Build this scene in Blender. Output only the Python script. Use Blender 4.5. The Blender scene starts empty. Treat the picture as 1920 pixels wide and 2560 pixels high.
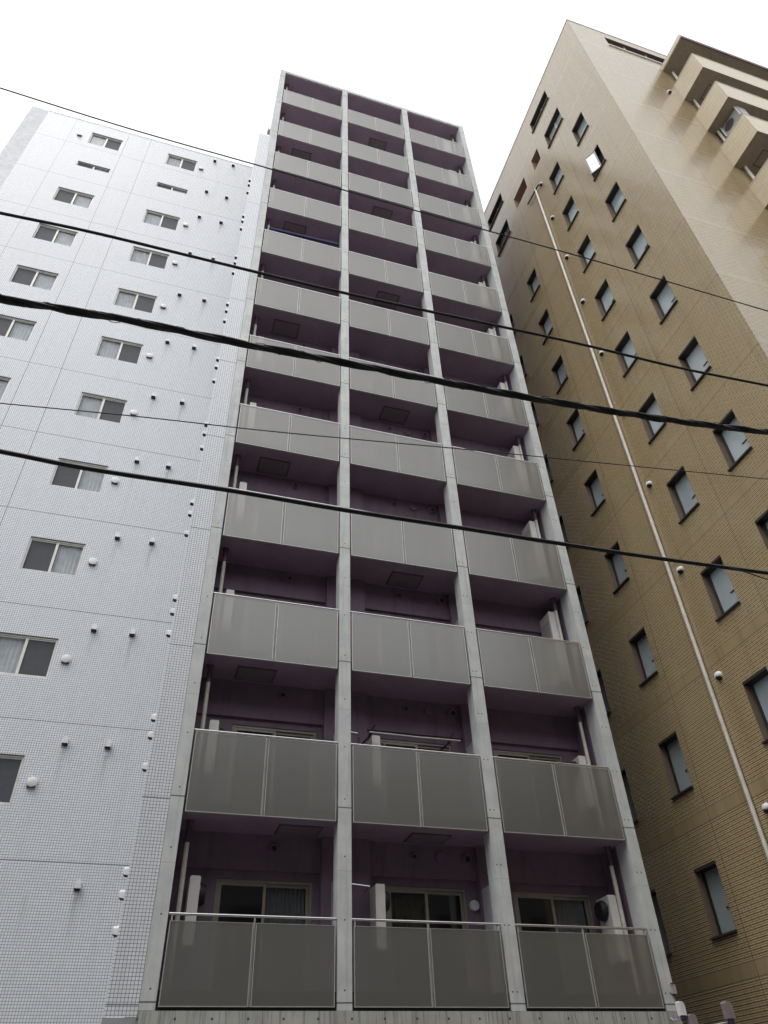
import bpy, math, random
from mathutils import Vector, Matrix
random.seed(7)
C = bpy.context.scene.collection
R = math.radians

# ------------------------------------------------------------------ materials
class G:
    """small helper to write node graphs"""
    def __init__(s, name):
        s.m = bpy.data.materials.new(name); s.m.use_nodes = True
        s.t = s.m.node_tree; s.t.nodes.clear()
        s.out = s.t.nodes.new('ShaderNodeOutputMaterial')
        s._p = None
    def n(s, ty, **kw):
        nd = s.t.nodes.new(ty)
        for k, v in kw.items(): setattr(nd, k, v)
        return nd
    def put(s, sock, v):
        if isinstance(v, bpy.types.NodeSocket): s.t.links.new(v, sock)
        else: sock.default_value = v
    def ma(s, op, a, b=0.0, c=0.0):
        nd = s.n('ShaderNodeMath', operation=op)
        s.put(nd.inputs[0], a); s.put(nd.inputs[1], b); s.put(nd.inputs[2], c)
        return nd.outputs[0]
    def pos(s):
        if s._p is None:
            g = s.n('ShaderNodeNewGeometry'); x = s.n('ShaderNodeSeparateXYZ')
            s.t.links.new(g.outputs['Position'], x.inputs[0])
            s._p = (x.outputs[0], x.outputs[1], x.outputs[2], g.outputs['Position'])
        return s._p
    def vec(s, x, y, z):
        nd = s.n('ShaderNodeCombineXYZ')
        s.put(nd.inputs[0], x); s.put(nd.inputs[1], y); s.put(nd.inputs[2], z)
        return nd.outputs[0]
    def noise(s, v, scale, detail=3.0, rough=0.55):
        nd = s.n('ShaderNodeTexNoise'); s.put(nd.inputs['Vector'], v)
        nd.inputs['Scale'].default_value = scale; nd.inputs['Detail'].default_value = detail
        nd.inputs['Roughness'].default_value = rough
        return nd.outputs['Fac']
    def ramp(s, f, lo, hi):
        nd = s.n('ShaderNodeMapRange'); s.put(nd.inputs[0], f)
        nd.inputs[1].default_value = lo; nd.inputs[2].default_value = hi
        return nd.outputs[0]
    def mix(s, f, a, b):
        nd = s.n('ShaderNodeMix', data_type='RGBA'); s.put(nd.inputs[0], f)
        s.put(nd.inputs[6], a if isinstance(a, bpy.types.NodeSocket) else (*a, 1))
        s.put(nd.inputs[7], b if isinstance(b, bpy.types.NodeSocket) else (*b, 1))
        return nd.outputs[2]
    def lines(s, c, where, hw):          # 1 on a line at each coordinate of WHERE
        r = None
        for w in where:
            k = s.ma('COMPARE', c, w, hw)
            r = k if r is None else s.ma('MAXIMUM', r, k)
        return r
    def every(s, c, off, p, hw):         # 1 on lines repeated each P from OFF
        d = s.ma('SUBTRACT', c, off - p * 0.5 - 40 * p)
        return s.ma('COMPARE', s.ma('MODULO', d, p), p * 0.5, hw)
    def pri(s, col, rough=0.6, metal=0.0, spec=0.5, bump=None, bd=0.002, coat=0.0, ior=1.5):
        b = s.n('ShaderNodeBsdfPrincipled')
        s.put(b.inputs['Base Color'], col if isinstance(col, bpy.types.NodeSocket) else (*col, 1))
        s.put(b.inputs['Roughness'], rough); b.inputs['Metallic'].default_value = metal
        b.inputs['Specular IOR Level'].default_value = spec
        b.inputs['Coat Weight'].default_value = coat; b.inputs['IOR'].default_value = ior
        if bump is not None:
            k = s.n('ShaderNodeBump'); k.inputs['Distance'].default_value = bd
            k.inputs['Strength'].default_value = 0.6
            s.put(k.inputs['Height'], bump); s.t.links.new(k.outputs[0], b.inputs['Normal'])
        return b.outputs[0]
    def end(s, sh):
        s.t.links.new(sh, s.out.inputs['Surface']); return s.m

def plain(name, col, rough=0.6, metal=0.0, var=0.12, scale=6.0, spec=0.5):
    g = G(name); x, y, z, P = g.pos()
    f = g.ramp(g.noise(P, scale, 4), 0.3, 0.7)
    c = g.mix(f, tuple(v * (1 - var) for v in col), tuple(min(1, v * (1 + var)) for v in col))
    return g.end(g.pri(c, rough, metal, spec))

ZK = lambda k: 2.919 + 2.8 * (k - 1)

def m_concrete():
    g = G('fair_faced_concrete'); x, y, z, P = g.pos()
    n1 = g.noise(P, 2.2, 5, .6); n2 = g.noise(g.vec(g.ma('MULTIPLY', x, 14.0), g.ma('MULTIPLY', y, 14.0), g.ma('MULTIPLY', z, .7)), 1.0, 4, .6)
    c = g.mix(g.ramp(n1, .3, .7), (.44, .455, .45), (.60, .61, .59))
    c = g.mix(g.ma('MULTIPLY', g.ramp(n2, .5, .75), .5), c, (.27, .28, .28))
    j = g.every(z, 5.895, 2.8, .011)
    j2 = g.every(z, 4.89, 2.8, .004)
    c = g.mix(g.ma('MULTIPLY', j, .85), c, (.07, .07, .07)); c = g.mix(g.ma('MULTIPLY', j2, .5), c, (.2, .2, .2))
    # form tie holes in the pillar faces
    zz = g.ma('SUBTRACT', g.ma('MODULO', g.ma('ADD', z, 40 * .93), .93), .46)
    hole = None
    for cx in (-.13, 2.645, 5.44, 8.22, 5.36, 8.13):
        d = g.ma('ADD', g.ma('POWER', g.ma('ABSOLUTE', g.ma('SUBTRACT', x, cx)), 2.0), g.ma('POWER', g.ma('ABSOLUTE', zz), 2.0))
        k = g.ma('LESS_THAN', d, .00018)
        hole = k if hole is None else g.ma('MAXIMUM', hole, k)
    c = g.mix(g.ma('MULTIPLY', hole, .9), c, (.03, .03, .03))
    return g.end(g.pri(c, .75, bump=n1, bd=.004))

def m_base_concrete():
    g = G('streaked_board_concrete'); x, y, z, P = g.pos()
    st = g.noise(g.vec(g.ma('MULTIPLY', x, 22.0), 0.0, g.ma('MULTIPLY', z, .9)), 1.0, 5, .65)
    n = g.noise(P, 3.0, 4)
    c = g.mix(g.ramp(n, .3, .7), (.34, .34, .315), (.44, .44, .41))
    c = g.mix(g.ma('MULTIPLY', g.ramp(st, .5, .68), .7), c, (.10, .10, .085))
    c = g.mix(g.ma('MULTIPLY', g.every(x, .25, .6, .008), .45), c, (.08, .08, .07))
    zz = g.ma('SUBTRACT', z, 2.9); xx = g.ma('SUBTRACT', g.ma('MODULO', g.ma('ADD', x, 30.0), .5), .25)
    h = g.ma('LESS_THAN', g.ma('ADD', g.ma('POWER', g.ma('ABSOLUTE', zz), 2.0), g.ma('POWER', g.ma('ABSOLUTE', xx), 2.0)), .0003)
    c = g.mix(g.ma('MULTIPLY', h, .9), c, (.03, .03, .03))
    return g.end(g.pri(c, .8, bump=st, bd=.004))

def m_white_tile(axis):
    g = G('white_mosaic_tile'); x, y, z, P = g.pos(); u = x if axis == 'x' else y
    b = g.n('ShaderNodeTexBrick', offset=0.0, squash=1.0)
    g.put(b.inputs['Vector'], g.vec(u, z, 0.0))
    b.inputs['Color1'].default_value = (.70, .715, .745, 1); b.inputs['Color2'].default_value = (.765, .78, .805, 1)
    b.inputs['Mortar'].default_value = (.13, .135, .16, 1); b.inputs['Scale'].default_value = 1
    b.inputs['Mortar Size'].default_value = .0035; b.inputs['Mortar Smooth'].default_value = .1
    b.inputs['Brick Width'].default_value = .05; b.inputs['Row Height'].default_value = .05
    n = g.noise(P, .45, 4)
    c = g.mix(g.ma('MULTIPLY', g.ramp(n, .35, .75), .16), b.outputs['Color'], (.52, .54, .58))
    wash = g.noise(g.vec(g.ma('MULTIPLY', u, 5.0), 0.0, g.ma('MULTIPLY', z, .22)), 1.0, 5, .65)
    c = g.mix(g.ma('MULTIPLY', g.ramp(wash, .52, .78), .22), c, (.40, .40, .40))
    # dark rain marks below the vents
    fz = g.ma('MODULO', g.ma('SUBTRACT', g.ma('ADD', z, 2.775 * 20), 5.25), 2.775)
    fall = g.ma('MULTIPLY', g.ramp(fz, 1.9, 2.775), g.ma('LESS_THAN', z, 33.0))
    for cx, a in ((-1.58, .42), (-2.45, .22)):
        wob = g.ma('MULTIPLY', g.ma('SUBTRACT', g.noise(g.vec(0.0, 0.0, z), 2.0, 2), .5), .05)
        near = g.ma('SUBTRACT', 1.0, g.ramp(g.ma('ABSOLUTE', g.ma('ADD', g.ma('SUBTRACT', u, cx), wob)), .01, .075))
        c = g.mix(g.ma('MULTIPLY', g.ma('MULTIPLY', near, fall), a if axis == 'x' else 0.0), c, (.23, .22, .20))
    j = g.every(z, 5.86, 2.79, .009)
    if axis == 'x':
        j = g.ma('MAXIMUM', j, g.lines(u, (-6.16, -5.24, -8.35), .008))
    c = g.mix(g.ma('MULTIPLY', j, .8), c, (.10, .10, .12))
    return g.end(g.pri(c, .38, spec=.35, bump=b.outputs['Fac'], bd=-.002))

def m_brown_tile(axis):
    g = G('brown_border_tile'); x, y, z, P = g.pos(); u = x if axis == 'x' else y
    b = g.n('ShaderNodeTexBrick', offset=.5, squash=1.0)
    g.put(b.inputs['Vector'], g.vec(g.ma('ADD', u, 40.0), g.ma('SUBTRACT', z, .012), 0.0))
    b.inputs['Color1'].default_value = (.425, .325, .175, 1); b.inputs['Color2'].default_value = (.465, .36, .20, 1)
    b.inputs['Mortar'].default_value = (.11, .08, .045, 1); b.inputs['Scale'].default_value = 1
    b.inputs['Mortar Size'].default_value = .0055; b.inputs['Mortar Smooth'].default_value = .15
    b.inputs['Brick Width'].default_value = .195; b.inputs['Row Height'].default_value = .0753
    n = g.noise(P, .5, 4)
    c = g.mix(g.ma('MULTIPLY', g.ramp(n, .35, .75), .25), b.outputs['Color'], (.31, .23, .12))
    wash = g.noise(g.vec(g.ma('MULTIPLY', u, 4.0), 0.0, g.ma('MULTIPLY', z, .2)), 1.0, 5, .65)
    c = g.mix(g.ma('MULTIPLY', g.ramp(wash, .5, .78), .35), c, (.20, .15, .085))
    c = g.mix(g.ma('MULTIPLY', g.every(z, .0495, .0753, .0085), .88), c, (.03, .022, .012))
    # plain rendered band with a joint on both edges at each storey
    off = 27.95 - 2.71 * 20
    f = g.ma('MODULO', g.ma('SUBTRACT', z, off), 2.71)
    band = g.ma('LESS_THAN', f, .26)
    c = g.mix(band, c, g.mix(g.ramp(wash, .45, .75), (.32, .245, .135), (.235, .18, .10)))
    ln = g.ma('MAXIMUM', g.ma('LESS_THAN', f, .014), g.ma('COMPARE', f, .26, .008))
    v = g.lines(u, (-3.0, -.75, .35, 3.9, 6.2) if axis == 'y' else (12.3, 16.0, 19.0), .009)
    ln = g.ma('MAXIMUM', ln, v)
    c = g.mix(g.ma('MULTIPLY', ln, .75), c, (.10, .075, .05))
    h = g.ma('MULTIPLY', b.outputs['Fac'], g.ma('SUBTRACT', 1.0, band))
    return g.end(g.pri(c, .26, spec=.65, coat=.10, bump=h, bd=-.006))

def m_panel():
    g = G('frosted_grey_glass'); x, y, z, P = g.pos()
    st = g.noise(g.vec(g.ma('MULTIPLY', x, 9.0), 0.0, g.ma('MULTIPLY', z, .35)), 1.0, 4, .6)
    oi = g.n('ShaderNodeObjectInfo')
    c = g.mix(g.ramp(st, .3, .75), (.182, .177, .163), (.202, .197, .184))
    c = g.mix(g.ma('MULTIPLY', oi.outputs['Random'], .5), c, (.145, .143, .130))
    drip = g.noise(g.vec(g.ma('MULTIPLY', x, 26.0), 0.0, g.ma('MULTIPLY', z, .5)), 1.0, 4, .6)
    c = g.mix(g.ma('MULTIPLY', g.ramp(drip, .6, .8), .22), c, (.30, .30, .285))
    s = g.pri(c, g.ma('ADD', .30, g.ma('MULTIPLY', st, .04)), ior=2.5)
    t = g.n('ShaderNodeBsdfTransparent'); t.inputs[0].default_value = (.93, .92, .88, 1)
    mx = g.n('ShaderNodeMixShader'); mx.inputs[0].default_value = .54
    g.t.links.new(t.outputs[0], mx.inputs[1]); g.t.links.new(s, mx.inputs[2])
    return g.end(mx.outputs[0])

def m_pane(name, tint, clear, col=(.02, .022, .025)):
    g = G(name)
    s = g.pri(col, .06, ior=1.8)
    t = g.n('ShaderNodeBsdfTransparent'); t.inputs[0].default_value = (*tint, 1)
    mx = g.n('ShaderNodeMixShader'); mx.inputs[0].default_value = 1 - clear
    g.t.links.new(t.outputs[0], mx.inputs[1]); g.t.links.new(s, mx.inputs[2])
    return g.end(mx.outputs[0])

M = {}
M['conc'] = m_concrete(); M['base'] = m_base_concrete()
M['wt_x'] = m_white_tile('x'); M['wt_y'] = m_white_tile('y')
M['bt_x'] = m_brown_tile('x'); M['bt_y'] = m_brown_tile('y')
M['panel'] = m_panel()
def m_plum(name, a, dk, sx):
    g = G(name); x, y, z, P = g.pos()
    n = g.noise(P, 1.8, 5, .6); st = g.noise(g.vec(g.ma('MULTIPLY', x, 7.0), g.ma('MULTIPLY', y, 7.0), g.ma('MULTIPLY', z, sx)), 1.0, 4, .6)
    c = g.mix(g.ramp(n, .3, .7), tuple(v * .88 for v in a), tuple(v * 1.1 for v in a))
    c = g.mix(g.ma('MULTIPLY', g.ramp(st, .52, .72), .35), c, dk)
    return g.end(g.pri(c, .7))
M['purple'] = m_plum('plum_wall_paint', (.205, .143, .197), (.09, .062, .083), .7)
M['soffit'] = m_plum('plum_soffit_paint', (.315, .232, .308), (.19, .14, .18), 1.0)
M['hatch'] = plain('escape_hatch_steel', (.20, .165, .18), .5)
M['hatch_f'] = plain('hatch_frame_steel', (.10, .065, .09), .5)
M['alu'] = plain('satin_aluminium', (.62, .62, .60), .35, .85)
M['edge'] = plain('panel_edge_trim', (.46, .455, .43), .35, .3)
M['rail'] = plain('stainless_rail', (.62, .61, .60), .25, 1.0, var=.03)
M['black'] = plain('black_rubber_and_shade', (.018, .017, .018), .6)  # black parts, and the dark painted into slab gaps and vent mouths
M['wire'] = plain('weathered_cable_sheath', (.022, .021, .021), .55, scale=30, var=.4)
M['pvc'] = plain('white_plastic_pipe', (.58, .55, .49), .4)
M['pvcdark'] = plain('plum_pipe_collar', (.10, .06, .09), .5)
M['unit'] = plain('white_powder_coat', (.70, .68, .65), .4, var=.05)
M['unitg'] = plain('grey_grille_and_shade', (.36, .36, .36), .5)
M['board'] = plain('pale_partition_board', (.42, .42, .44), .6)
M['cream'] = plain('champagne_aluminium', (.31, .28, .235), .4, .2)
M['white_alu'] = plain('ivory_aluminium', (.62, .61, .57), .35, .1)
M['darkalu_shade'] = plain('dark_bronze_and_shade', (.030, .024, .020), .45)  # frames and sills; also paints in the shade at window heads
M['reveal'] = plain('brown_window_surround', (.16, .12, .085), .6)
M['glass'] = m_pane('dark_window_glass', (.5, .52, .5), .35)
M['clearglass'] = m_pane('clear_window_glass', (.96, .97, .97), .84)
M['screen'] = plain('insect_screen', (.055, .058, .066), .7)
M['lace'] = plain('net_curtain', (.33, .34, .35), .9)
M['drape'] = plain('olive_drape', (.15, .14, .10), .9)
M['blind'] = plain('pale_blind', (.78, .80, .84), .7)
def m_frost():
    g = G('frosted_window_glass'); x, y, z, P = g.pos(); oi = g.n('ShaderNodeObjectInfo'); rd = oi.outputs['Random']
    c = g.mix(rd, (.30, .36, .385), (.47, .53, .54))
    low = g.noise(P, 1.6, 2)
    c = g.mix(g.ma('MULTIPLY', g.ramp(low, .4, .7), .45), c, (.26, .29, .30))
    return g.end(g.pri(c, g.ma('ADD', .08, g.ma('MULTIPLY', rd, .16)), ior=1.6))
M['frost'] = m_frost()
M['room'] = plain('unlit_room_backing', (.03, .028, .03), .9)  # dark sheet stands in for the unlit rooms behind the panes
M['vent'] = plain('white_vent_enamel', (.70, .70, .70), .4)
M['purplevent'] = plain('plum_vent_enamel', (.20, .13, .19), .45)
M['greystone'] = plain('grey_stone_base', (.30, .305, .31), .6)
M['endgrey'] = plain('pale_grey_render', (.60, .61, .62), .7)
M['brownpaint'] = plain('taupe_soffit_paint', (.235, .185, .135), .75)
M['darkbrown'] = plain('umber_slab_edge', (.10, .06, .06), .7)
M['tan'] = plain('tan_recess_render', (.30, .20, .13), .7)
M['roof'] = plain('grey_roof_sheet', (.33, .33, .33), .8)
M['blue'] = plain('blue_pole_sleeve', (.035, .03, .12), .4)
M['darkblue'] = plain('navy_steel', (.03, .03, .07), .5)
M['mauve'] = plain('mauve_grey_plastic', (.24, .20, .205), .45)
M['asphalt'] = plain('asphalt', (.05, .05, .052), .9, scale=20)
M['paving'] = plain('pavement_block', (.15, .15, .145), .85, scale=8)
M['paint'] = plain('road_paint', (.75, .75, .73), .7)
M['opp'] = plain('opposite_render', (.20, .195, .19), .8)

# ------------------------------------------------------------------ mesh helpers
class MB:
    def __init__(s): s.v = []; s.f = []; s.mi = []
    def add(s, vs, fs, mi=0):
        o = len(s.v); s.v += [tuple(p) for p in vs]
        for f in fs: s.f.append([i + o for i in f]); s.mi.append(mi)
        return s
    def quad(s, a, b, c, d, mi=0): return s.add([a, b, c, d], [(0, 1, 2, 3)], mi)
    def box(s, x0, x1, y0, y1, z0, z1, mi=0, bev=0.0):
        if bev:
            return s.prism([(x0 + bev, z0), (x1 - bev, z0), (x1, z0 + bev), (x1, z1 - bev), (x1 - bev, z1), (x0 + bev, z1), (x0, z1 - bev), (x0, z0 + bev)], y0, y1, mi)
        vs = [(x0, y0, z0), (x1, y0, z0), (x1, y1, z0), (x0, y1, z0), (x0, y0, z1), (x1, y0, z1), (x1, y1, z1), (x0, y1, z1)]
        return s.add(vs, [(3, 2, 1, 0), (4, 5, 6, 7), (0, 1, 5, 4), (1, 2, 6, 5), (2, 3, 7, 6), (3, 0, 4, 7)], mi)
    def prism(s, pts, y0, y1, mi=0):     # outline in x, z (anticlockwise seen from -y) pushed along y
        n = len(pts)
        vs = [(x, y0, z) for x, z in pts] + [(x, y1, z) for x, z in pts]
        fs = [tuple(range(n)), tuple(range(2 * n - 1, n - 1, -1))]
        fs += [((i + 1) % n, i, n + i, n + (i + 1) % n) for i in range(n)]
        return s.add(vs, fs, mi)
    def tube(s, path, r, n=10, mi=0):
        path = [Vector(p) for p in path]; rings = []
        up = Vector((0, 0, 1)); k = len(path)
        for i, p in enumerate(path):
            d = (path[min(i + 1, k - 1)] - path[max(i - 1, 0)]).normalized()
            a = d.cross(up)
            if a.length < 1e-4: a = d.cross(Vector((0, 1, 0)))
            a.normalize(); b = a.cross(d)
            rr = r[i] if isinstance(r, (list, tuple)) else r
            rings.append([p + a * (math.cos(t) * rr) + b * (math.sin(t) * rr) for t in [2 * math.pi * j / n for j in range(n)]])
        vs = [q for ring in rings for q in ring]; fs = []
        for i in range(k - 1):
            for j in range(n): fs.append((i * n + j, i * n + (j + 1) % n, (i + 1) * n + (j + 1) % n, (i + 1) * n + j))
        fs.append(tuple(range(n - 1, -1, -1))); fs.append(tuple(range((k - 1) * n, k * n)))
        return s.add(vs, fs, mi)
    def disc(s, c, axis, prof, n=16, mi=0):   # lathe: prof = [(radius, distance along axis)]
        ax = Vector(axis).normalized(); c = Vector(c)
        a = ax.cross(Vector((0, 0, 1)));
        if a.length < 1e-4: a = Vector((1, 0, 0))
        a.normalize(); b = ax.cross(a); vs = []; fs = []
        for r, h in prof:
            vs += [c + ax * h + a * (r * math.cos(2 * math.pi * j / n)) + b * (r * math.sin(2 * math.pi * j / n)) for j in range(n)]
        for i in range(len(prof) - 1):
            for j in range(n): fs.append((i * n + j, i * n + (j + 1) % n, (i + 1) * n + (j + 1) % n, (i + 1) * n + j))
        fs.append(tuple(range(n - 1, -1, -1))); fs.append(tuple(range((len(prof) - 1) * n, len(prof) * n)))
        return s.add(vs, fs, mi)
    def build(s, name, mats, parent=None, off=(0, 0, 0), loc=None, smooth=False):
        """vertices are world (minus OFF); loc places the object relative to its parent"""
        me = bpy.data.meshes.new(name)
        me.from_pydata([(x - off[0], y - off[1], z - off[2]) for x, y, z in s.v], [], s.f)
        for m in (mats if isinstance(mats, (list, tuple)) else [mats]): me.materials.append(m)
        me.polygons.foreach_set('material_index', s.mi)
        if smooth: me.polygons.foreach_set('use_smooth', [True] * len(s.f))
        me.update()
        o = bpy.data.objects.new(name, me); C.objects.link(o)
        if parent is not None: o.parent = parent
        if loc is not None: o.location = loc
        if smooth:
            try: me.set_sharp_from_angle(angle=R(35))
            except Exception: pass
        return o

def root(name, loc, label, cat, group=None):
    o = bpy.data.objects.new(name, None); C.objects.link(o); o.location = loc
    o.empty_display_size = .3
    return tag(o, label, cat, group)
def tag(o, label, cat, group=None):
    o['label'] = label; o['category'] = cat
    if group: o['group'] = group
    return o
KIDS = {}
def copy_part(o, parent, loc):
    c = o.copy(); C.objects.link(c); c.parent = parent; c.location = loc
    for ch in [k for k in bpy.data.objects if k.parent == o]:
        d = ch.copy(); C.objects.link(d); d.parent = c
    return c

def wall_grid(mb, fixed, axis, u0, u1, v0, v1, openings, depth, mi=0, rmi=1):
    """Wall in the plane axis=fixed with rectangular openings (ua, ub, va, vb); reveals go DEPTH along +axis."""
    us = sorted({u0, u1, *[o[0] for o in openings], *[o[1] for o in openings]})
    vs = sorted({v0, v1, *[o[2] for o in openings], *[o[3] for o in openings]})
    us = [u for u in us if u0 <= u <= u1]; vs = [v for v in vs if v0 <= v <= v1]
    def P(u, v, d=0.0): return (u, fixed + d, v) if axis == 'y' else (fixed + d, u, v)
    for i in range(len(us) - 1):
        for j in range(len(vs) - 1):
            cu, cv = (us[i] + us[i + 1]) / 2, (vs[j] + vs[j + 1]) / 2
            if any(o[0] < cu < o[1] and o[2] < cv < o[3] for o in openings): continue
            mb.quad(P(us[i], vs[j]), P(us[i + 1], vs[j]), P(us[i + 1], vs[j + 1]), P(us[i], vs[j + 1]), mi)
    for o in openings:
        a, b, c, d = o[:4]; dp = o[4] if len(o) > 4 else depth; m = o[5] if len(o) > 5 else rmi
        mb.quad(P(a, c), P(a, d), P(a, d, dp), P(a, c, dp), m); mb.quad(P(b, c), P(b, d), P(b, d, dp), P(b, c, dp), m)
        mb.quad(P(a, c), P(b, c), P(b, c, dp), P(a, c, dp), m); mb.quad(P(a, d), P(b, d), P(b, d, dp), P(a, d, dp), m)
    return mb

# ------------------------------------------------------------------ setting
def struct(o): o['kind'] = 'structure'; return o
g = MB(); g.quad((-400, -400, -.13), (400, -400, -.13), (400, 400, -.13), (-400, 400, -.13)); struct(g.build('ground', M['asphalt']))
g = MB(); g.quad((-120, -14, -.126), (120, -14, -.126), (120, -7.2, -.126), (-120, -7.2, -.126)); struct(g.build('road', M['asphalt']))
g = MB(); g.quad((-120, -10.6, -.122), (120, -10.6, -.122), (120, -10.48, -.122), (-120, -10.48, -.122)); struct(g.build('road_marking', M['paint']))
g = MB(); g.box(-120, 120, -7.2, 30, -.5, 0); struct(g.build('pavement', M['paving']))

# ------------------------------------------------------------------ the plum apartment block
ROOT = (4.0, 0.0, 0.0)
A = root('apartment_building', ROOT, 'tall grey concrete apartment block with plum balconies and frosted panels', 'building')
def rel(x, y, z): return (x - ROOT[0], y - ROOT[1], z - ROOT[2])
def part(mb, name, mat, parent=A, smooth=False): return mb.build(name, mat, parent, off=ROOT, smooth=smooth)

BAYS = [(0.0, 2.50), (2.785, 5.27), (5.575, 8.045)]
PILL = [(-.25, -.03), (2.53, 2.76), (5.305, 5.55), (8.085, 8.31)]
PB = lambda k: 3.04 if k == 1 else (5.66 if k == 2 else (34.02 if k == 12 else ZK(k)))   # foot of panel row k
PT = lambda k: 4.10 if k == 1 else (7.0 if k == 2 else PB(k) + 1.315)
SB = lambda k: 3.0 if k == 1 else PB(k) + .008                                              # soffit of slab k
FL = lambda k: PB(k) + .2
TOP = 37.43

b = MB(); b.box(-.2, 8.26, 1.3, 9.5, 0, 37.2); part(b, 'core', M['endgrey'])
for i, (x0, x1) in enumerate(PILL):
    b = MB(); d = .30 if i in (1, 2) else .42
    b.box(x0, x1, 0, d, 3.0, TOP - .002); part(b, 'pillar', M['conc'])
# flank walls
b = MB(); b.box(-.246, -.032, .423, 9.6, 0, TOP - .01); part(b, 'side_wall', [M['conc']])
b = MB(); b.box(8.088, 8.306, .423, 9.6, 0, TOP - .01); part(b, 'side_wall', [M['purple']])
b = MB(); b.box(-.25, 8.31, -.012, .5, 0, 2.995); part(b, 'base_wall', M['base'])
b = MB(); b.box(8.092, 8.302, .2, 9.6, 0, 37.0); 
# roof slab with fascia
b = MB(); b.box(-.03, 2.53, .004, 9.6, 37.22, TOP); b.box(2.76, 5.305, .004, 9.6, 37.22, TOP); b.box(5.55, 8.085, .004, 9.6, 37.22, TOP)
part(b, 'roof_slab', M['conc'])
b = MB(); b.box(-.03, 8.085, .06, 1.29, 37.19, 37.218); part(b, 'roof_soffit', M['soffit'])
# slabs and back walls per storey
for k in range(1, 13):
    z0, z1 = SB(k), FL(k)
    b = MB(); b.box(-.03, 8.085, .045, 1.29, z0, z1); b.mi[2] = 1; part(b, 'floor_slab', [M['soffit'], M['black']])  # black front face paints in the dark gap below the panels
    zt = SB(k + 1) if k < 12 else 37.19
    wins = [(.72, 2.34), (3.66, 5.16), (6.1, 7.68)]
    head = z1 + 1.80 - (0.0 if k > 1 else .08)
    b = MB()
    ops = [(a, c, z1 + .05, head) for a, c in wins]
    wall_grid(b, 1.02, 'y', -.03, 8.085, z1, zt - .35, ops, .12, 0, 0)
    part(b, 'back_wall', M['purple'])
    # projecting beam above the windows, and pipe columns
    b = MB(); b.box(-.03, 8.085, .955, 1.29, head + .13, zt); part(b, 'beam', M['purple'])
    for xa, xb in ((2.46, 3.33), (5.40, 5.75)):
        b = MB(); b.box(xa, xb, .86, 1.019, z1, zt - .001); part(b, 'column', M['purple'])
    for x in (2.645, 5.42):
        b = MB(); b.box(x - .015, x + .015, .302, .858, z1 + .05, z1 + 1.68); part(b, 'partition_board', M['board'])

# --- balcony panels, one mesh per width
def make_panel(w, h):
    p = MB(); p.box(0, w, 0, .012, 0, h)
    o = p.build('balcony_panel', M['panel'], A)
    f = MB(); t = .014
    f.box(0, t, -.004, .018, 0, h); f.box(w - t, w, -.004, .018, 0, h); f.box(t, w - t, -.004, .018, 0, .012); f.box(t, w - t, -.003, .017, h - .008, h)
    f.build('edge_trim', M['edge'], o)
    return o
PROTO = {}
for k in range(1, 13):
    for bi, (x0, x1) in enumerate(BAYS):
        h = PT(k) - PB(k); w = (x1 - x0 - .045) / 2
        for s in (0, 1):
            loc = rel(x0 + .005 + s * (w + .035), .0, PB(k))
            key = (bi, round(h, 3))
            if key not in PROTO: PROTO[key] = make_panel(w, h); PROTO[key].location = loc
            else: copy_part(PROTO[key], A, loc)
        # handrail with its brackets and the post behind the joint of the two panels
        rz = PT(k) + (.095 if k == 1 else .042)
        b = MB(); b.tube([(x0 - .02, .03, rz), (x1 + .02, .03, rz)], .021, 12)
        part(b, 'handrail', M['rail'], smooth=True)
        b = MB()
        for px in (x0 + .03, (x0 + x1) / 2, x1 - .03):
            b.box(px - .012, px + .012, .022, .05, PB(k) + .01, rz - .015)
        b.box(x0 + .01, x1 - .01, .024, .046, PB(k) + .004, PB(k) + .03)
        part(b, 'rail_post', M['unitg'])

# --- sliding windows behind the balconies
def make_sliding(w, h, left_cur, right_cur, nm):
    f = MB(); t = .045
    f.box(0, w, .02, .09, 0, t); f.box(0, w, .02, .09, h - t, h); f.box(0, t, .02, .09, t, h - t); f.box(w - t, w, .02, .09, t, h - t)
    o = f.build('balcony_window', M['cream'], A)
    s = MB(); m = w / 2
    for a, c, y in ((t, m + .03, .03), (m - .03, w - t, .06)):
        s.box(a, a + .05, y, y + .025, t, h - t); s.box(c - .05, c, y, y + .025, t, h - t)
        s.box(a + .05, c - .05, y, y + .025, t, t + .06); s.box(a + .05, c - .05, y, y + .025, h - t - .05, h - t)
    s.build('sash', M['cream'], o)
    for a, c, y, cur in ((t + .05, m - .02, .038, left_cur), (m + .02, w - t - .05, .068, right_cur)):
        p = MB(); p.box(a, c, y, y + .006, t + .06, h - t - .05)
        p.build('pane', M['clearglass'] if cur else M['glass'], o)
        if cur:
            q = MB(); n = 60; pts = []
            for i in range(n + 1):
                u = a + (c - a) * i / n; pts.append((u, .14 + .022 * math.sin(i * 1.05) + .008 * math.sin(i * .37 + a)))
            for i in range(n):
                q.quad((pts[i][0], pts[i][1], t), (pts[i + 1][0], pts[i + 1][1], t), (pts[i + 1][0], pts[i + 1][1], h - t - .02), (pts[i][0], pts[i][1], h - t - .02))
            q.build('curtain', M[cur], o, smooth=True)
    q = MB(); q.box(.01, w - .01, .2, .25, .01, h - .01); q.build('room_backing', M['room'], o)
    return o
cur = {(1, 0): (None, 'lace'), (1, 1): ('drape', None), (1, 2): (None, 'lace'), (2, 0): ('drape', None), (2, 1): (None, 'lace'), (2, 2): ('drape', None)}
WP = {}
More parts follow.
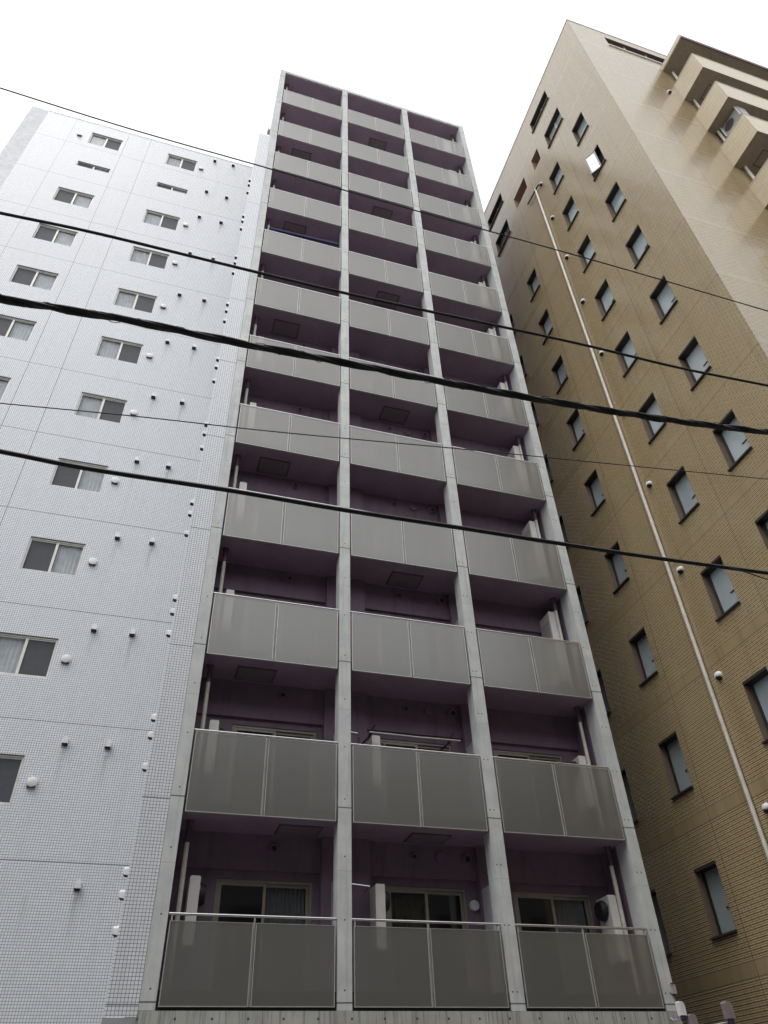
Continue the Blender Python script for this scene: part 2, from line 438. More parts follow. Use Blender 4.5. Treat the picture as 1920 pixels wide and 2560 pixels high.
for k in range(1, 13):
    for bi, (a, c) in enumerate([(.72, 2.34), (3.66, 5.16), (6.1, 7.68)]):
        z1 = FL(k); head = z1 + 1.80 - (0.0 if k > 1 else .08)
        h = round(head - z1 - .05, 3)
        key = (bi, h, cur.get((k, bi), cur[(2 - (k % 2), bi)]))
        loc = rel(a, 1.02, z1 + .05)
        if key not in WP: WP[key] = make_sliding(c - a, h, *key[2], ''); WP[key].location = loc
        else: copy_part(WP[key], A, loc)

# --- vents on the beams, escape hatches, drain pipes
def hood(c, axis, r=.075, d=.09, mat='purplevent', inner='black'):
    b = MB(); ax = Vector(axis)
    b.disc(c, axis, [(r * 1.15, 0), (r * 1.15, .015), (r, .02), (r, d * .6), (r * .75, d)], 18)
    o = b.build('vent_hood', M[mat], A, off=ROOT, smooth=True)
    q = MB(); cc = Vector(c) + ax * (d + .002)
    q.disc(cc + Vector((0, 0, -r * .25)), axis, [(r * .55, 0), (r * .5, .006)], 14)
    q.build('vent_mouth', M[inner], o, off=ROOT)
    return o
for k in range(1, 13):
    zt = (SB(k + 1) if k < 12 else 37.19); zv = zt - .22
    hood((1.62, .955, zv), (0, -1, 0), .08, .10)
    hood((4.18, .955, zv), (0, -1, 0), .062, .06); hood((5.20, .955, zv), (0, -1, 0), .095, .10)
    b = MB(); b.disc((4.70, .955, zv), (0, -1, 0), [(.105, 0), (.105, .03), (.098, .04), (.02, .046)], 22); b.build('disc_vent', M['purplevent'], A, off=ROOT, smooth=True)
    b = MB(); b.disc((5.30, 1.02, FL(k) + 1.45), (0, -1, 0), [(.09, 0), (.09, .04), (.08, .055), (.02, .06)], 22)
    b.build('disc_vent', M['vent' if k == 1 else 'purplevent'], A, off=ROOT, smooth=True)
    # rain pipes at both flanks, white below a plum collar
    for x in (.135, 7.935):
        b = MB(); b.tube([(x, .47, FL(k)), (x, .47, zt - .34)], .038, 12); part(b, 'drain_pipe', M['pvc'], smooth=True)
        b = MB(); b.tube([(x, .47, zt - .34), (x, .47, zt - .04), (x, .47, zt)], [.05, .05, .075], 12); part(b, 'pipe_collar', M['pvcdark'], smooth=True)
def hatch(x, k):
    z = SB(k); b = MB()
    b.box(x - .38, x + .38, .34, .87, z - .012, z - .001)
    o = part(b, 'escape_hatch', M['hatch_f'])
    q = MB(); q.box(x - .345, x + .345, .375, .835, z - .018, z - .0125); q.build('hatch_lid', M['hatch'], o, off=ROOT)
for k in (3, 5, 7, 9, 11): hatch(1.01, k)
hatch(1.98, 2); hatch(4.34, 2)
for k in (4, 6, 8, 10, 12): hatch(4.22, k)
# laundry pole brackets (part of the building)
for x in (3.27, 4.87):
    b = MB(); b.tube([(x - .08, .95, 7.42), (x - .02, .32, 7.40)], .018, 8); b.tube([(x - .04, .5, 7.40), (x + .05, .30, 7.60)], .016, 8); part(b, 'laundry_bracket', M['darkblue'])
b = MB(); b.tube([(2.80, .35, 7.42), (2.98, .35, 7.40), (3.06, .5, 7.41), (3.15, .9, 7.42)], .018, 8); part(b, 'grab_rail', M['rail'], smooth=True)
b = MB(); b.tube([(2.80, .5, 4.83), (3.2, .5, 4.80), (3.22, .9, 4.80)], .016, 8); part(b, 'grab_rail', M['rail'], smooth=True)
# tank vents on the left flank, seen against the sky
for z in (36.25, 37.0):
    b = MB(); b.box(-.36, -.246, 2.5, 2.72, z, z + .18, bev=.03); part(b, 'flank_vent', M['unitg'])

# --- white wall units on the balconies
def make_unit(w, d, h):
    b = MB(); b.prism([(0 + .02, 0), (w - .02, 0), (w, .03), (w, h - .02), (w - .015, h), (.015, h), (0, h - .02), (0, .03)], 0, d)
    o = b.build('balcony_unit', M['unit'])
    return o
def unit(x, y, z, w, d, h, side, label, fan=True, split=None):
    o = make_unit(w, d, h); o.location = (x, y, z)
    fx = w if side > 0 else 0
    if fan:
        b = MB(); b.disc((fx, d * .55, h - .22), (side, 0, 0), [(.17, 0), (.17, .05), (.14, .11), (.05, .115)], 22); b.build('exhaust_cowl', M['black'], o, smooth=True)
        b = MB(); b.box(fx + (.0 if side > 0 else -.012), fx + (.012 if side > 0 else 0), .015, .05, h - .2, h - .14); b.build('latch', M['unitg'], o)
    if split:
        b = MB(); xx = (fx, fx + .006) if side > 0 else (fx - .006, fx)
        for i in range(9): b.box(xx[0], xx[1], .06, d - .04, split + .05 + i * .055, split + .075 + i * .055)
        b.box(xx[0], xx[1], .03, d - .02, split - .012, split + .012)
        b.build('louvre', M['unitg'], o)
    return tag(o, label, 'outdoor unit', 'white units on the balconies')
ORD = ['lowest', 'second lowest', 'third lowest', 'fourth lowest', 'fifth lowest', 'sixth lowest', 'seventh lowest', 'eighth lowest', 'ninth lowest', 'third highest', 'second highest', 'topmost']
for k in range(1, 7):
    h = .97 if k < 4 else 1.1; z = FL(k) + .64 + (.10 if k > 3 else 0)
    unit(.255, .5, z, .165, .42, h, 1, 'slim white wall unit on the left bay\'s %s balcony, by the drain pipe' % ORD[k - 1])
for k in range(1, 3):
    unit(3.31, .5, FL(k) + .64, .165, .36, .97, 1, 'slim white wall unit on the middle bay\'s %s balcony, in front of the window' % ORD[k - 1])
for k in range(1, 13):
    if k < 3: unit(7.74, .5, FL(k) + .55, .16, .42, 1.05, -1, 'slim white wall unit with black cowl on the right bay\'s %s balcony' % ORD[k - 1])
    elif k < 11: unit(7.74, .5, FL(k) + .45, .24, .46, 1.80, -1, 'tall white stacked unit on the right bay\'s %s balcony, by the drain pipe' % ORD[k - 1], fan=False, split=1.05)
    else: unit(7.40, .45, FL(k) + .35, .34, .5, 1.98, -1, 'wide white unit on the right bay\'s %s balcony, against the sky side' % ORD[k - 1], fan=False, split=1.2)

# laundry poles
b = MB(); b.tube([(3.2, .30, 7.435), (4.1, .30, 7.425), (5.05, .30, 7.435)], .014, 8)
tag(b.build('laundry_pole', M['pvc'], off=(4.1, .3, 7.43), loc=(4.1, .3, 7.43), smooth=True), 'white laundry pole across the middle bay\'s second lowest balcony', 'laundry pole')
b = MB(); b.tube([(.15, .30, 24.50), (1.3, .30, 24.56), (2.48, .30, 24.62)], .05, 10)
tag(b.build('laundry_pole', M['blue'], off=(1.3, .3, 24.56), loc=(1.3, .3, 24.56), smooth=True), 'dark blue rolled pole across the left bay\'s eighth lowest balcony', 'laundry pole')

# ------------------------------------------------------------------ white tiled building on the left
YL = 3.92; WR = (-5.0, YL, 0.0)
W = root('apartment_building', WR, 'white tiled apartment block with two columns of sliding windows', 'building')
def wpart(mb, name, mat, parent=W, smooth=False): return mb.build(name, mat, parent, off=WR, smooth=smooth)
LT = 35.95
ops = []; wins = []
for k in range(-1, 9):
    zt = 13.43 + 2.775 * k
    if k == 7: continue
    if k == 8: zt = 35.12
    for ci, (xa, xb) in enumerate(((-7.75, -6.43), (-4.47, -3.16))):
        if k == 8: xa, xb = ((-7.57, -6.30), (-4.38, -3.12))[ci]
        if k == 7 or k == -1 and ci == 0: continue
        ops.append((xa, xb, zt - 1.02, zt)); wins.append((xa, zt - 1.02, xb - xa, 1.02, 1 if k == 8 else 0 if (ci == 0 or k < 2) and k != -1 else 1))
ops.append((-4.47, -3.16, 7.88 - 1.02, 7.88)); wins.append((-4.47, 7.88 - 1.02, 1.31, 1.02, 1))
for xa, xb in ((-7.56, -6.30), (-4.42, -3.17)):
    ops.append((xa, xb, 32.03, 32.42)); wins.append((xa, 32.03, xb - xa, .39, 2))
b = MB(); wall_grid(b, YL, 'y', -9.53, -.69, 0, LT, ops, .16, 0, 1)
wpart(b, 'front_wall', [M['wt_x'], M['vent']])
b = MB(); b.box(-10.21, -9.53, YL - .003, YL + 10, 0, LT - .002); wpart(b, 'end_pier', M['endgrey'])
b = MB(); b.quad((-9.53, YL + 10, 0), (-.69, YL + 10, 0), (-.69, YL + 10, LT), (-9.53, YL + 10, LT)); b.quad((-9.53, YL, LT), (-.69, YL, LT), (-.69, YL + 10, LT), (-9.53, YL + 10, LT)); b.quad((-.69, YL + .2, 0), (-.69, YL + 10, 0), (-.69, YL + 10, LT), (-.69, YL + .2, LT))
wpart(b, 'shell', M['endgrey'])
b = MB(); b.box(-9.53, -.70, YL - .012, YL + .1, LT, LT + .06); wpart(b, 'coping', M['white_alu'])
# slim wing beside the concrete pillar
b = MB(); b.quad((-.69, .05, 2.93), (-.255, .05, 2.93), (-.255, .05, 30.7), (-.69, .05, 30.7)); wpart(b, 'wing_front', M['wt_x'])
b = MB(); b.quad((-.69, YL + .1, 0), (-.69, .05, 0), (-.69, .05, 30.7), (-.69, YL + .1, 30.7)); wpart(b, 'wing_side', M['wt_y'])
b = MB(); b.box(-.688, -.256, .052, YL, 30.66, 30.70); wpart(b, 'wing_roof', M['endgrey'])
b = MB(); b.box(-.70, -.255, .03, .3, 0, 2.925); wpart(b, 'wing_base', M['greystone'])

def make_lwin(w, h, kind):
    f = MB(); t = .04 if h > .6 else .025
    f.box(0, w, -.015, .05, 0, t); f.box(0, w, -.015, .05, h - t, h); f.box(0, t, -.015, .05, t, h - t); f.box(w - t, w, -.015, .05, t, h - t)
    f.box(-.03, w + .03, -.05, .0, -.035, -.002)
    o = f.build('sliding_window', M['white_alu'], W)
    s = MB(); m = w / 2
    s.box(m - .03, m + .03, .0, .03, t, h - t)
    if h > .6: s.box(t, w - t, .012, .035, t, t + .035); s.box(t, w - t, .012, .035, h - t - .03, h - t)
    s.build('sash', M['white_alu'], o)
    d = MB(); d.box(-.02, w + .02, -.035, -.0, h - .002, h + .022); d.build('head_shadow', M['darkalu_shade'], o)  # dark strip paints the shadow line along the window head
    for i, (a, c) in enumerate(((t, m - .03), (m + .03, w - t))):
        scr = (kind == 2 and i == 0) or i == kind
        p = MB(); p.box(a, c, .022, .028, t, h - t)
        if scr: p.build('insect_screen', M['screen'], o)
        else:
            p.build('pane', M['clearglass'], o)
            q = MB(); n = 40
            for j in range(n):
                u0, u1 = a + (c - a) * j / n, a + (c - a) * (j + 1) / n
                y0, y1 = .09 + .006 * math.sin(j * .9), .09 + .006 * math.sin((j + 1) * .9)
                q.quad((u0, y0, t), (u1, y1, t), (u1, y1, h - t), (u0, y0, h - t))
            q.build('curtain', M['blind'], o, smooth=True)
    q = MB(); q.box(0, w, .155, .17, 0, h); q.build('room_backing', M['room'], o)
    return o
LP = {}
for xa, z0, w, h, kind in wins:
    key = (round(w, 2), round(h, 2), kind); loc = (xa - WR[0], .06, z0)
    if key not in LP: LP[key] = make_lwin(w, h, kind); LP[key].location = loc
    else: copy_part(LP[key], W, loc)

def make_cap():                       # white hooded vent, open below
    b = MB(); n = 12; w, d, h = .085, .14, .21
    prof = [(-w, -.11), (w, -.11)] + [(w * math.cos(math.pi * i / n), .05 + w * math.sin(math.pi * i / n)) for i in range(n + 1)]
    vs = [(x, 0, z) for x, z in prof[1:]] + [(-w, 0, -.11)]
    vs = [(w, 0, -.11)] + [(w * math.cos(math.pi * i / n), 0, .03 + w * math.sin(math.pi * i / n)) for i in range(n + 1)] + [(-w, 0, -.11)]
    N = len(vs); fr = [(x * .86, -d, z * .82) for x, _, z in vs]
    b.add(vs + fr, [tuple(range(N, 2 * N))] + [(i + 1, i, N + i, N + i + 1) for i in range(N - 1)])
    o = b.build('vent_cap', M['vent'], W, smooth=True)
    q = MB(); q.box(-.075, .075, -d * .92, -.002, -.088, -.08); q.box(-.055, .055, -.1, -.004, -.13, -.0885); q.build('vent_mouth', M['black'], o)
    return o
def make_round():
    b = MB(); b.disc((0, 0, 0), (0, -1, 0), [(.125, 0), (.125, .05), (.115, .075), (.07, .09)], 24)
    o = b.build('round_vent', M['vent'], W, smooth=True)
    q = MB(); q.box(-.09, .09, -.07, -.012, -.128, -.085); q.build('vent_mouth', M['black'], o)
    return o
cap = make_cap(); rnd = make_round(); first = {'c': True, 'r': True}
def put(kind, x, y, z, rz=0.0):
    o = {'c': cap, 'r': rnd}[kind]; loc = (x - WR[0], y - WR[1], z)
    if first[kind]: o.location = loc; first[kind] = False
    else: o = copy_part(o, W, loc)
    o.rotation_euler.z = rz
    sz = .66 if rz else (.8 if kind == 'c' else .86); o.scale = (sz, sz, sz)
for k in range(-1, 11):
    z = 8.24 + 2.78 * k
    if k < 9:
        put('c', -1.58, YL, z); 
        if k >= 0: put('c', -2.45, YL, z)
    if k in (9,): put('c', -1.57, YL, 32.6); put('c', -2.42, YL, 32.65)
    if k == 10: put('c', -1.58, YL, 35.6); put('c', -2.40, YL, 35.55)
for z in (7.33, 10.14, 12.90, 15.68, 18.47, 21.22, 24.0, 26.79, 29.6, 34.5): put('r', -2.88, YL, z)
put('r', -7.97, YL, 34.54)
# small hoods on the flank of the slim wing
for k in range(10):
    z = 5.2 + 2.8 * k
    for dz in (0.0, -.36, -.98 if k % 2 else -.9): put('c', -.69, 1.8, z + dz, R(-90))

# ------------------------------------------------------------------ brown tiled building on the right
XR, YR, BT = 10.4, -5.62, 35.72; BR = (14.0, YR, 0.0)
B = root('apartment_building', BR, 'brown tiled corner building with small frosted windows and projecting balconies', 'building')
def bpart(mb, name, mat, parent=B, smooth=False): return mb.build(name, mat, parent, off=BR, smooth=smooth)
sops = []; swin = []
for k in range(-2, 7):
    zc = 13.08 + 2.705 * k
    for ci, (ya, yb) in enumerate(((-4.31, -3.60), (-2.45, -1.74), (.57, 1.28), (2.72, 3.43), (5.2, 5.9))):
        if ci >= 2 and k > 5: continue
        sops.append((ya, yb, zc - .615, zc + .615)); swin.append((ya, yb, zc - .615, zc + .615, ci == 0 and k == 5))
for ya, yb in ((.57, 1.28), (2.72, 3.43)):
    zc = 13.08 - 2.705 * 3; sops.append((ya, yb, zc - .615, zc + .615)); swin.append((ya, yb, zc - .615, zc + .615, False))
for a in ((-3.25, -1.82, 33.93, 34.77), (1.30, 2.80, 33.93, 34.77), (-3.46, -2.31, 31.38, 32.5), (1.38, 2.6, 31.4, 32.5)):
    sops.append(a); swin.append((*a, False))
sops.append((-1.715, -1.17, 31.75, 32.65, .5, 2)); sops.append((-.465, .565, 31.77, 32.65, .5, 2))
b = MB(); wall_grid(b, XR, 'x', YR, 14.0, 0, BT, sops, .25, 0, 1)
b.quad((XR + .5, -1.8, 31.7), (XR + .5, .6, 31.7), (XR + .5, .6, 32.7), (XR + .5, -1.8, 32.7), 2)
bpart(b, 'side_wall', [M['bt_y'], M['reveal'], M['tan']])
fops = [(11.95, 16.0, 34.22, 35.14, .25, 1)]
for z in (3.2, 5.9, 8.6, 11.3, 14.05, 16.75, 19.45, 22.2, 24.9, 27.6, 30.3): fops.append((15.2, 17.4, z + .3, z + 2.3, .2, 1)); fops.append((19.0, 21.2, z + .3, z + 2.3, .2, 1))
b = MB(); wall_grid(b, YR, 'y', XR, 24.0, 0, BT, fops, .2, 0, 1)
bpart(b, 'front_wall', [M['bt_x'], M['darkbrown']])
b = MB(); b.quad((24, YR, 0), (24, 14, 0), (24, 14, BT), (24, YR, BT)); b.quad((XR, 14, 0), (24, 14, 0), (24, 14, BT), (XR, 14, BT)); b.quad((XR, YR, BT), (24, YR, BT), (24, 14, BT), (XR, 14, BT))
bpart(b, 'shell', M['roof'])
b = MB(); b.box(XR - .015, XR + .12, YR - .015, 14, BT, BT + .05); b.box(XR + .12, 24, YR - .015, YR + .12, BT, BT + .05); bpart(b, 'coping', M['endgrey'])
b = MB(); b.box(11.95, 16.0, YR + .16, YR + .2, 34.22, 35.14)
o = bpart(b, 'strip_window', M['darkbrown'])
q = MB(); q.box(11.9, 16.0, YR - .04, YR + .04, 34.14, 34.215)
for x in (12.9, 13.9, 14.9): q.box(x, x + .05, YR + .1, YR + .15, 34.22, 35.14)
q.build('sill', M['white_alu'], o, off=BR)
for op in fops[1:]:
    b = MB(); b.box(op[0], op[1], YR + .17, YR + .19, op[2], op[3]); o = bpart(b, 'balcony_door', M['glass'])

def make_bwin(w, h, opened):          # local: y along the wall, x into it
    f = MB(); t = .055
    for bx in ((0, w, 0, t), (0, w, h - t, h), (0, t, t, h - t), (w - t, w, t, h - t)): f.box(.17, .24, bx[0], bx[1], bx[2], bx[3])
    o = f.build('casement_window', M['darkalu_shade'], B)
    s = MB(); s.box(-.055, .0, -.03, w + .03, -.04, -.003); s.box(.0, .17, .002, w - .002, .001, .012); s.build('sill', M['darkalu_shade'], o)
    l = MB(); l.box(.004, .17, .003, w - .003, h - .05, h - .003); l.build('head_shade', M['darkalu_shade'], o)  # dark slab paints in the shade under the top of the reveal
    p = MB()
    if not opened:
        p.box(.20, .207, t, w - t, t, h - t); pn = p.build('pane', M['frost'], o)
        r = MB()
        hx = .70 * w if w < 1 else .5 * w
        r.box(.18, .199, w * .18, w * .18 + .17, h * .36, h * .36 + .018); r.build('handle', M['darkalu_shade'], o)
        if w > 1:
            r = MB(); r.box(.175, .21, w / 2 - .035, w / 2 + .035, t, h - t); r.build('mullion', M['white_alu'], o)
    else:
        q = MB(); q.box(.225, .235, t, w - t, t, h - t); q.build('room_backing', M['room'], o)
        ww = (w - 2 * t) * .66
        p.box(-.01, .01, 0, -ww, 0, h - 2 * t); pn = p.build('open_sash', [M['frost']], o)
        pn.location = (.02, .24, t); pn.rotation_euler.z = R(180 + 30)
        q = MB(); hh = h - 2 * t
        q.box(-.022, .022, -.045, .01, -.01, hh + .01); q.box(-.022, .022, -ww - .01, -ww + .045, -.01, hh + .01); q.box(-.022, .022, -ww + .045, -.045, -.01, .045); q.box(-.022, .022, -ww + .045, -.045, hh - .045, hh + .01)
        fr = q.build('sash_frame', M['darkalu_shade'], o); fr.location = pn.location; fr.rotation_euler = pn.rotation_euler
    return o
BP = {}
for ya, yb, za, zb, opened in swin:
    key = (round(yb - ya, 2), round(zb - za, 2), opened); loc = (XR - BR[0], ya - BR[1], za)
    if key not in BP: BP[key] = make_bwin(yb - ya, zb - za, opened); BP[key].location = loc
    else: copy_part(BP[key], B, loc)
# rain pipe down the side wall
b = MB(); b.tube([(XR - .06, -.93, z) for z in (0, 10, 20, 30.62)], .042, 12)
o = bpart(b, 'drain_pipe', M['pvc'], smooth=True)
for z in [2.2 + 2.71 * i for i in range(11)]:
    q = MB(); q.tube([(XR - .06, -.93, z), (XR - .06, -.93, z + .05)], .048, 12); q.build('pipe_clip', M['pvc'], o, off=BR)
b = MB(); b.tube([(XR - .06, -.25, 30.66), (XR - .07, -1.0, 30.52), (XR - .08, -1.12, 30.47), (XR - .09, -1.24, 30.40)], .032, 10); bpart(b, 'overflow_pipe', M['darkalu_shade'], smooth=True)
def make_ball():
    b = MB(); b.disc((0, 0, 0), (-1, 0, 0), [(.088, 0), (.088, .02), (.076, .05), (.056, .085), (.024, .1)], 20)
    o = b.build('round_vent', M['vent'], B, smooth=True)
    q = MB(); q.disc((-.036, 0, -.05), (-.45, 0, -1), [(.066, 0), (.06, .03), (.034, .04)], 16); q.build('vent_mouth', M['black'], o)
    return o
ball = make_ball(); ball.location = (XR - BR[0], -1.24 - BR[1], 6.0)
for z in (8.71, 11.43, 14.14, 16.85, 19.56, 22.3, 25.01, 27.77): copy_part(ball, B, (XR - BR[0], -1.24 - BR[1], z))
c = copy_part(ball, B, (13.49 - BR[0], 0, 30.6)); c.rotation_euler.z = R(90)
c = copy_part(ball, B, (XR - BR[0], -1.27 - BR[1], 30.38))

# stacked balconies: tiled parapet box on a slab, with a hatch in every second soffit
X0, X1, YF = 14.05, 22.5, -6.78
def balcony(zb, hat):
    b = MB(); h = 1.30
    b.box(X0, X0 + .14, YF, YR - .002, zb, zb + h); b.box(X0 + .14, X1, YF, YF + .14, zb, zb + h)
    o = b.build('balcony', M['par'], B, off=BR)
    q = MB(); q.box(X0 + .142, X1, YF + .142, YR - .003, zb, zb + .2); q.box(X0 + .004, X1, YF + .004, YR - .003, zb - .012, zb - .001); q.build('slab', M['brownpaint'], o, off=BR)
    q = MB(); q.box(X0 - .012, X0 + .152, YF - .012, YR - .02, zb + h, zb + h + .03); q.box(X0 + .152, X1, YF - .012, YF + .152, zb + h, zb + h + .03); q.build('coping', M['tanlight'], o, off=BR)
    if hat:
        q = MB(); x = X0 + .55
        q.box(x, x + .75, YF + .42, YF + .95, zb - .022, zb - .0125); q.build('escape_hatch', M['hatch_f'], o, off=BR)
        q = MB(); q.box(x + .03, x + .72, YF + .45, YF + .92, zb - .028, zb - .0225); q.build('hatch_lid', M['brownpaint'], o, off=BR)
    q = MB(); q.tube([(X0 + .36, YR - .1, zb + .2), (X0 + .36, YR - .1, zb + 2.72)], .045, 10); q.build('drain_pipe', M['pvc'], o, off=BR, smooth=True)
g_ = G('tan_parapet_tile'); x_, y_, z_, P_ = g_.pos()
br_ = g_.n('ShaderNodeTexBrick', offset=.5)
g_.put(br_.inputs['Vector'], g_.vec(g_.ma('ADD', x_, y_), z_, 0.0))
br_.inputs['Color1'].default_value = (.46, .385, .255, 1); br_.inputs['Color2'].default_value = (.52, .44, .305, 1); br_.inputs['Mortar'].default_value = (.25, .20, .13, 1)
br_.inputs['Scale'].default_value = 1; br_.inputs['Mortar Size'].default_value = .004; br_.inputs['Brick Width'].default_value = .195; br_.inputs['Row Height'].default_value = .0753
M['par'] = g_.end(g_.pri(br_.outputs['Color'], .35))
M['tanlight'] = plain('pale_tan_coping', (.55, .49, .38), .5)
for i in range(11): balcony(30.35 - 2.69 * i, i % 2 == 0)
b = MB(); b.box(X0 + .03, X1, YF - .05, YR - .002, 33.22, 33.42); o = bpart(b, 'canopy', M['brownpaint'])
q = MB(); q.box(X0 - .02, X0 + .028, YF - .08, YR - .003, 33.20, 33.47); q.build('canopy_trim', M['tanlight'], o, off=BR)
q = MB(); q.box(X0 + .028, X1, YF - .08, YF - .052, 33.20, 33.47); q.build('fascia', M['darkbrown'], o, off=BR)

# air conditioner hung beneath a balcony
L = (14.62, -6.2, 27.35)
H = root('air_conditioner', (L[0], L[1], 27.04), 'white air conditioner hung in a rack beneath a tan balcony of the brown building', 'air conditioner')
b = MB(); b.box(-.42, .42, -.15, .15, 0, .56, bev=.02); b.build('casing', M['unitg'], H)  # casing coloured grey for the shade beneath the balcony
b = MB(); b.disc((-.1, -.152, .28), (0, -1, 0), [(.21, 0), (.21, .012), (.05, .016)], 24); b.build('fan_grille', M['screen'], H)
b = MB()
for x in (-.36, .36):
    b.box(x - .02, x + .02, -.19, -.155, -.06, .61); b.box(x - .02, x + .02, .155, .19, -.06, .61); b.box(x - .02, x + .02, -.19, .19, -.06, -.02)
b.build('hanging_rack', M['vent'], H)
H.rotation_euler.z = R(-90)

# ------------------------------------------------------------------ overhead wires
def smooth_path(pts, n=8, free=False):
    pts = [Vector(p) for p in pts]
    d0 = (pts[0] - pts[1]).normalized(); d1 = (pts[-1] - pts[-2]).normalized()
    pts = ([] if free else [pts[0] + d0 * k for k in range(14, 0, -1)]) + pts + [pts[-1] + d1 * k for k in range(1, 15)]
    q = [pts[0] * 2 - pts[1]] + pts + [pts[-1] * 2 - pts[-2]]; out = []
    for i in range(1, len(q) - 2):
        for j in range(n):
            t = j / n
            out.append(.5 * ((2 * q[i]) + (-q[i - 1] + q[i + 1]) * t + (2 * q[i - 1] - 5 * q[i] + 4 * q[i + 1] - q[i + 2]) * t * t + (-q[i - 1] + 3 * q[i] - 3 * q[i + 1] + q[i + 2]) * t ** 3))
    out.append(q[-2]); return out
WIRES = [([(-3.522, -8.2, 10.667), (-2.103, -8.2, 10.568), (-0.591, -8.2, 10.555), (1.481, -8.2, 10.533), (4.244, -8.2, 10.542), (6.815, -8.2, 10.491)], 0.0082, 'uppermost thin wire, crossing the top of the plum block', False), ([(-2.679, -8.5, 7.736), (-1.928, -8.5, 7.787), (-0.95, -8.5, 7.794), (0.378, -8.5, 7.809), (2.061, -8.5, 7.9), (3.098, -8.5, 7.945), (4.264, -8.5, 7.962), (5.48, -8.5, 8.05)], 0.0145, 'slim black cable between the uppermost wire and the thick bundled cable', False), ([(-2.311, -8.6, 6.448), (-1.314, -8.6, 6.526), (-0.434, -8.6, 6.556), (0.355, -8.6, 6.596), (1.246, -8.6, 6.633), (2.261, -8.6, 6.703), (3.43, -8.6, 6.803), (4.932, -8.6, 7.007)], 0.0337, 'thick bundled black cable, the widest of the wires', True), ([(-2.075, -8.4, 5.552), (-1.156, -8.4, 5.682), (-0.264, -8.4, 5.787), (0.566, -8.4, 5.904), (1.481, -8.4, 6.039), (2.887, -8.4, 6.23), (4.868, -8.4, 6.505)], 0.0043, 'hair-thin wire between the thick bundled cable and the lowest black cable', False), ([(-1.789, -8.9, 4.662), (-1.27, -8.9, 4.645), (-0.441, -8.9, 4.666), (0.281, -8.9, 4.667), (1.132, -8.9, 4.687), (2.213, -8.9, 4.709), (2.925, -8.9, 4.734), (3.688, -8.9, 4.769)], 0.0151, 'medium black cable, the lowest of the overhead wires', False), ([(3.301, -8.92, 4.735), (3.422, -8.92, 4.724), (3.528, -8.92, 4.704), (3.634, -8.92, 4.684), (3.795, -8.92, 4.652)], 0.0046, 'short thin wire leaving the lowest cable at its right end', False)]
def wire(pts, r, label, bundle=False):
    p = smooth_path(pts, free='leaving' in label); mid = p[len(p) // 2]
    b = MB()
    if not bundle: b.tube(p, r, 8)
    else:
        s = []; acc = 0.0
        fine = []
        for i in range(len(p) - 1):
            k = max(2, int((p[i + 1] - p[i]).length / .04))
            for j in range(k): fine.append(p[i].lerp(p[i + 1], j / k))
        fine.append(p[-1])
        for ph, off, rr, pit in ((0, .40, .62, 1.3), (2.1, .42, .58, 1.3), (4.2, .45, .55, 1.3)):
            path = []; rad = []; acc = 0
            for i, q in enumerate(fine):
                if i: acc += (q - fine[i - 1]).length
                a = ph + acc * 2 * math.pi / pit + .5 * math.sin(acc * 2.3 + ph)
                path.append(q + Vector((0, math.cos(a), math.sin(a))) * (r * off))
                rad.append(r * rr * (1 + .09 * math.sin(acc * 9 + ph) + .06 * random.uniform(-1, 1)))
            b.tube(path, rad, 8)
        path = []; acc = 0            # lashing wire wound round the bundle
        for i, q in enumerate(fine):
            if i: acc += (q - fine[i - 1]).length
            a = acc * 2 * math.pi / .33
            path.append(q + Vector((0, math.cos(a), math.sin(a))) * (r * 1.02))
        b.tube(path, r * .09, 5)
    o = b.build('overhead_wire', M['wire'], off=mid, loc=mid, smooth=True)
    return tag(o, label, 'wire', 'overhead wires across the street')
for pts, r, label, bun in WIRES: wire(pts, r, label, bun)

# ------------------------------------------------------------------ fixtures at the foot of the right pillar
b = MB(); b.box(8.225, 8.315, -.055, -.002, 3.235, 3.385, bev=.008)
o = tag(b.build('junction_box', M['unitg'], off=(8.27, 0, 3.31), loc=(8.27, 0, 3.31)), 'small grey junction box on the foot of the right concrete pillar', 'junction box')
q = MB(); q.box(-.047, .047, -.064, -.056, .068, .078); q.tube([(.0, -.03, -.075), (.01, -.03, -.13), (.03, -.02, -.22), (.025, -.02, -.33)], .007, 6); q.tube([(-.02, -.03, -.075), (-.005, -.035, -.11), (.02, -.03, -.12)], .007, 6)
q.build('cable', M['black'], o)
def lamp(x, y, z, s, mat, label, arm):
    t = root('security_lamp', (x, y, z), label, 'lamp')
    b = MB(); n = 10; w = .05 * s; h = .19 * s
    prof = [(-w, 0), (w, 0), (w, h * .62)] + [(w * math.cos(a), h * .62 + h * .38 * math.sin(a)) for a in [math.pi / 2 * i / n for i in range(1, n + 1)]] + [(-w * .7, h)] + [(-w, h * .9)]
    b.prism(prof, -.05 * s, .05 * s); b.build('shade', M[mat], t)
    b = MB(); b.tube([(0, 0, -.001), (0, 0, -.05 * s)], .042 * s, 16); b.tube([(0, 0, -.05 * s), (0, 0, -.07 * s)], [.042 * s, .03 * s], 16); b.build('lens_housing', M['darkblue'], t)
    b = MB(); b.tube([(0, 0, -.03), (-.03, .06, -.04)] + [tuple(a) for a in arm], .012, 8); b.build('bracket', M['unitg'], t, smooth=True)
lamp(8.135, -.3, 2.905, 1.0, 'vent', 'white security lamp at the foot of the right concrete pillar', [(-.05, .2, -.04), (-.03, .29, .0)])
lamp(8.262, -.34, 2.70, 1.15, 'mauve', 'mauve security lamp half hidden behind the white lamp', [(0, .2, -.05), (-.03, .33, -.05)])
lamp(9.02, -.3, 2.86, 1.25, 'mauve', 'mauve security lamp standing alone in front of the brown tiled wall', [(-.2, .2, -.06), (-.70, .31, -.08)])

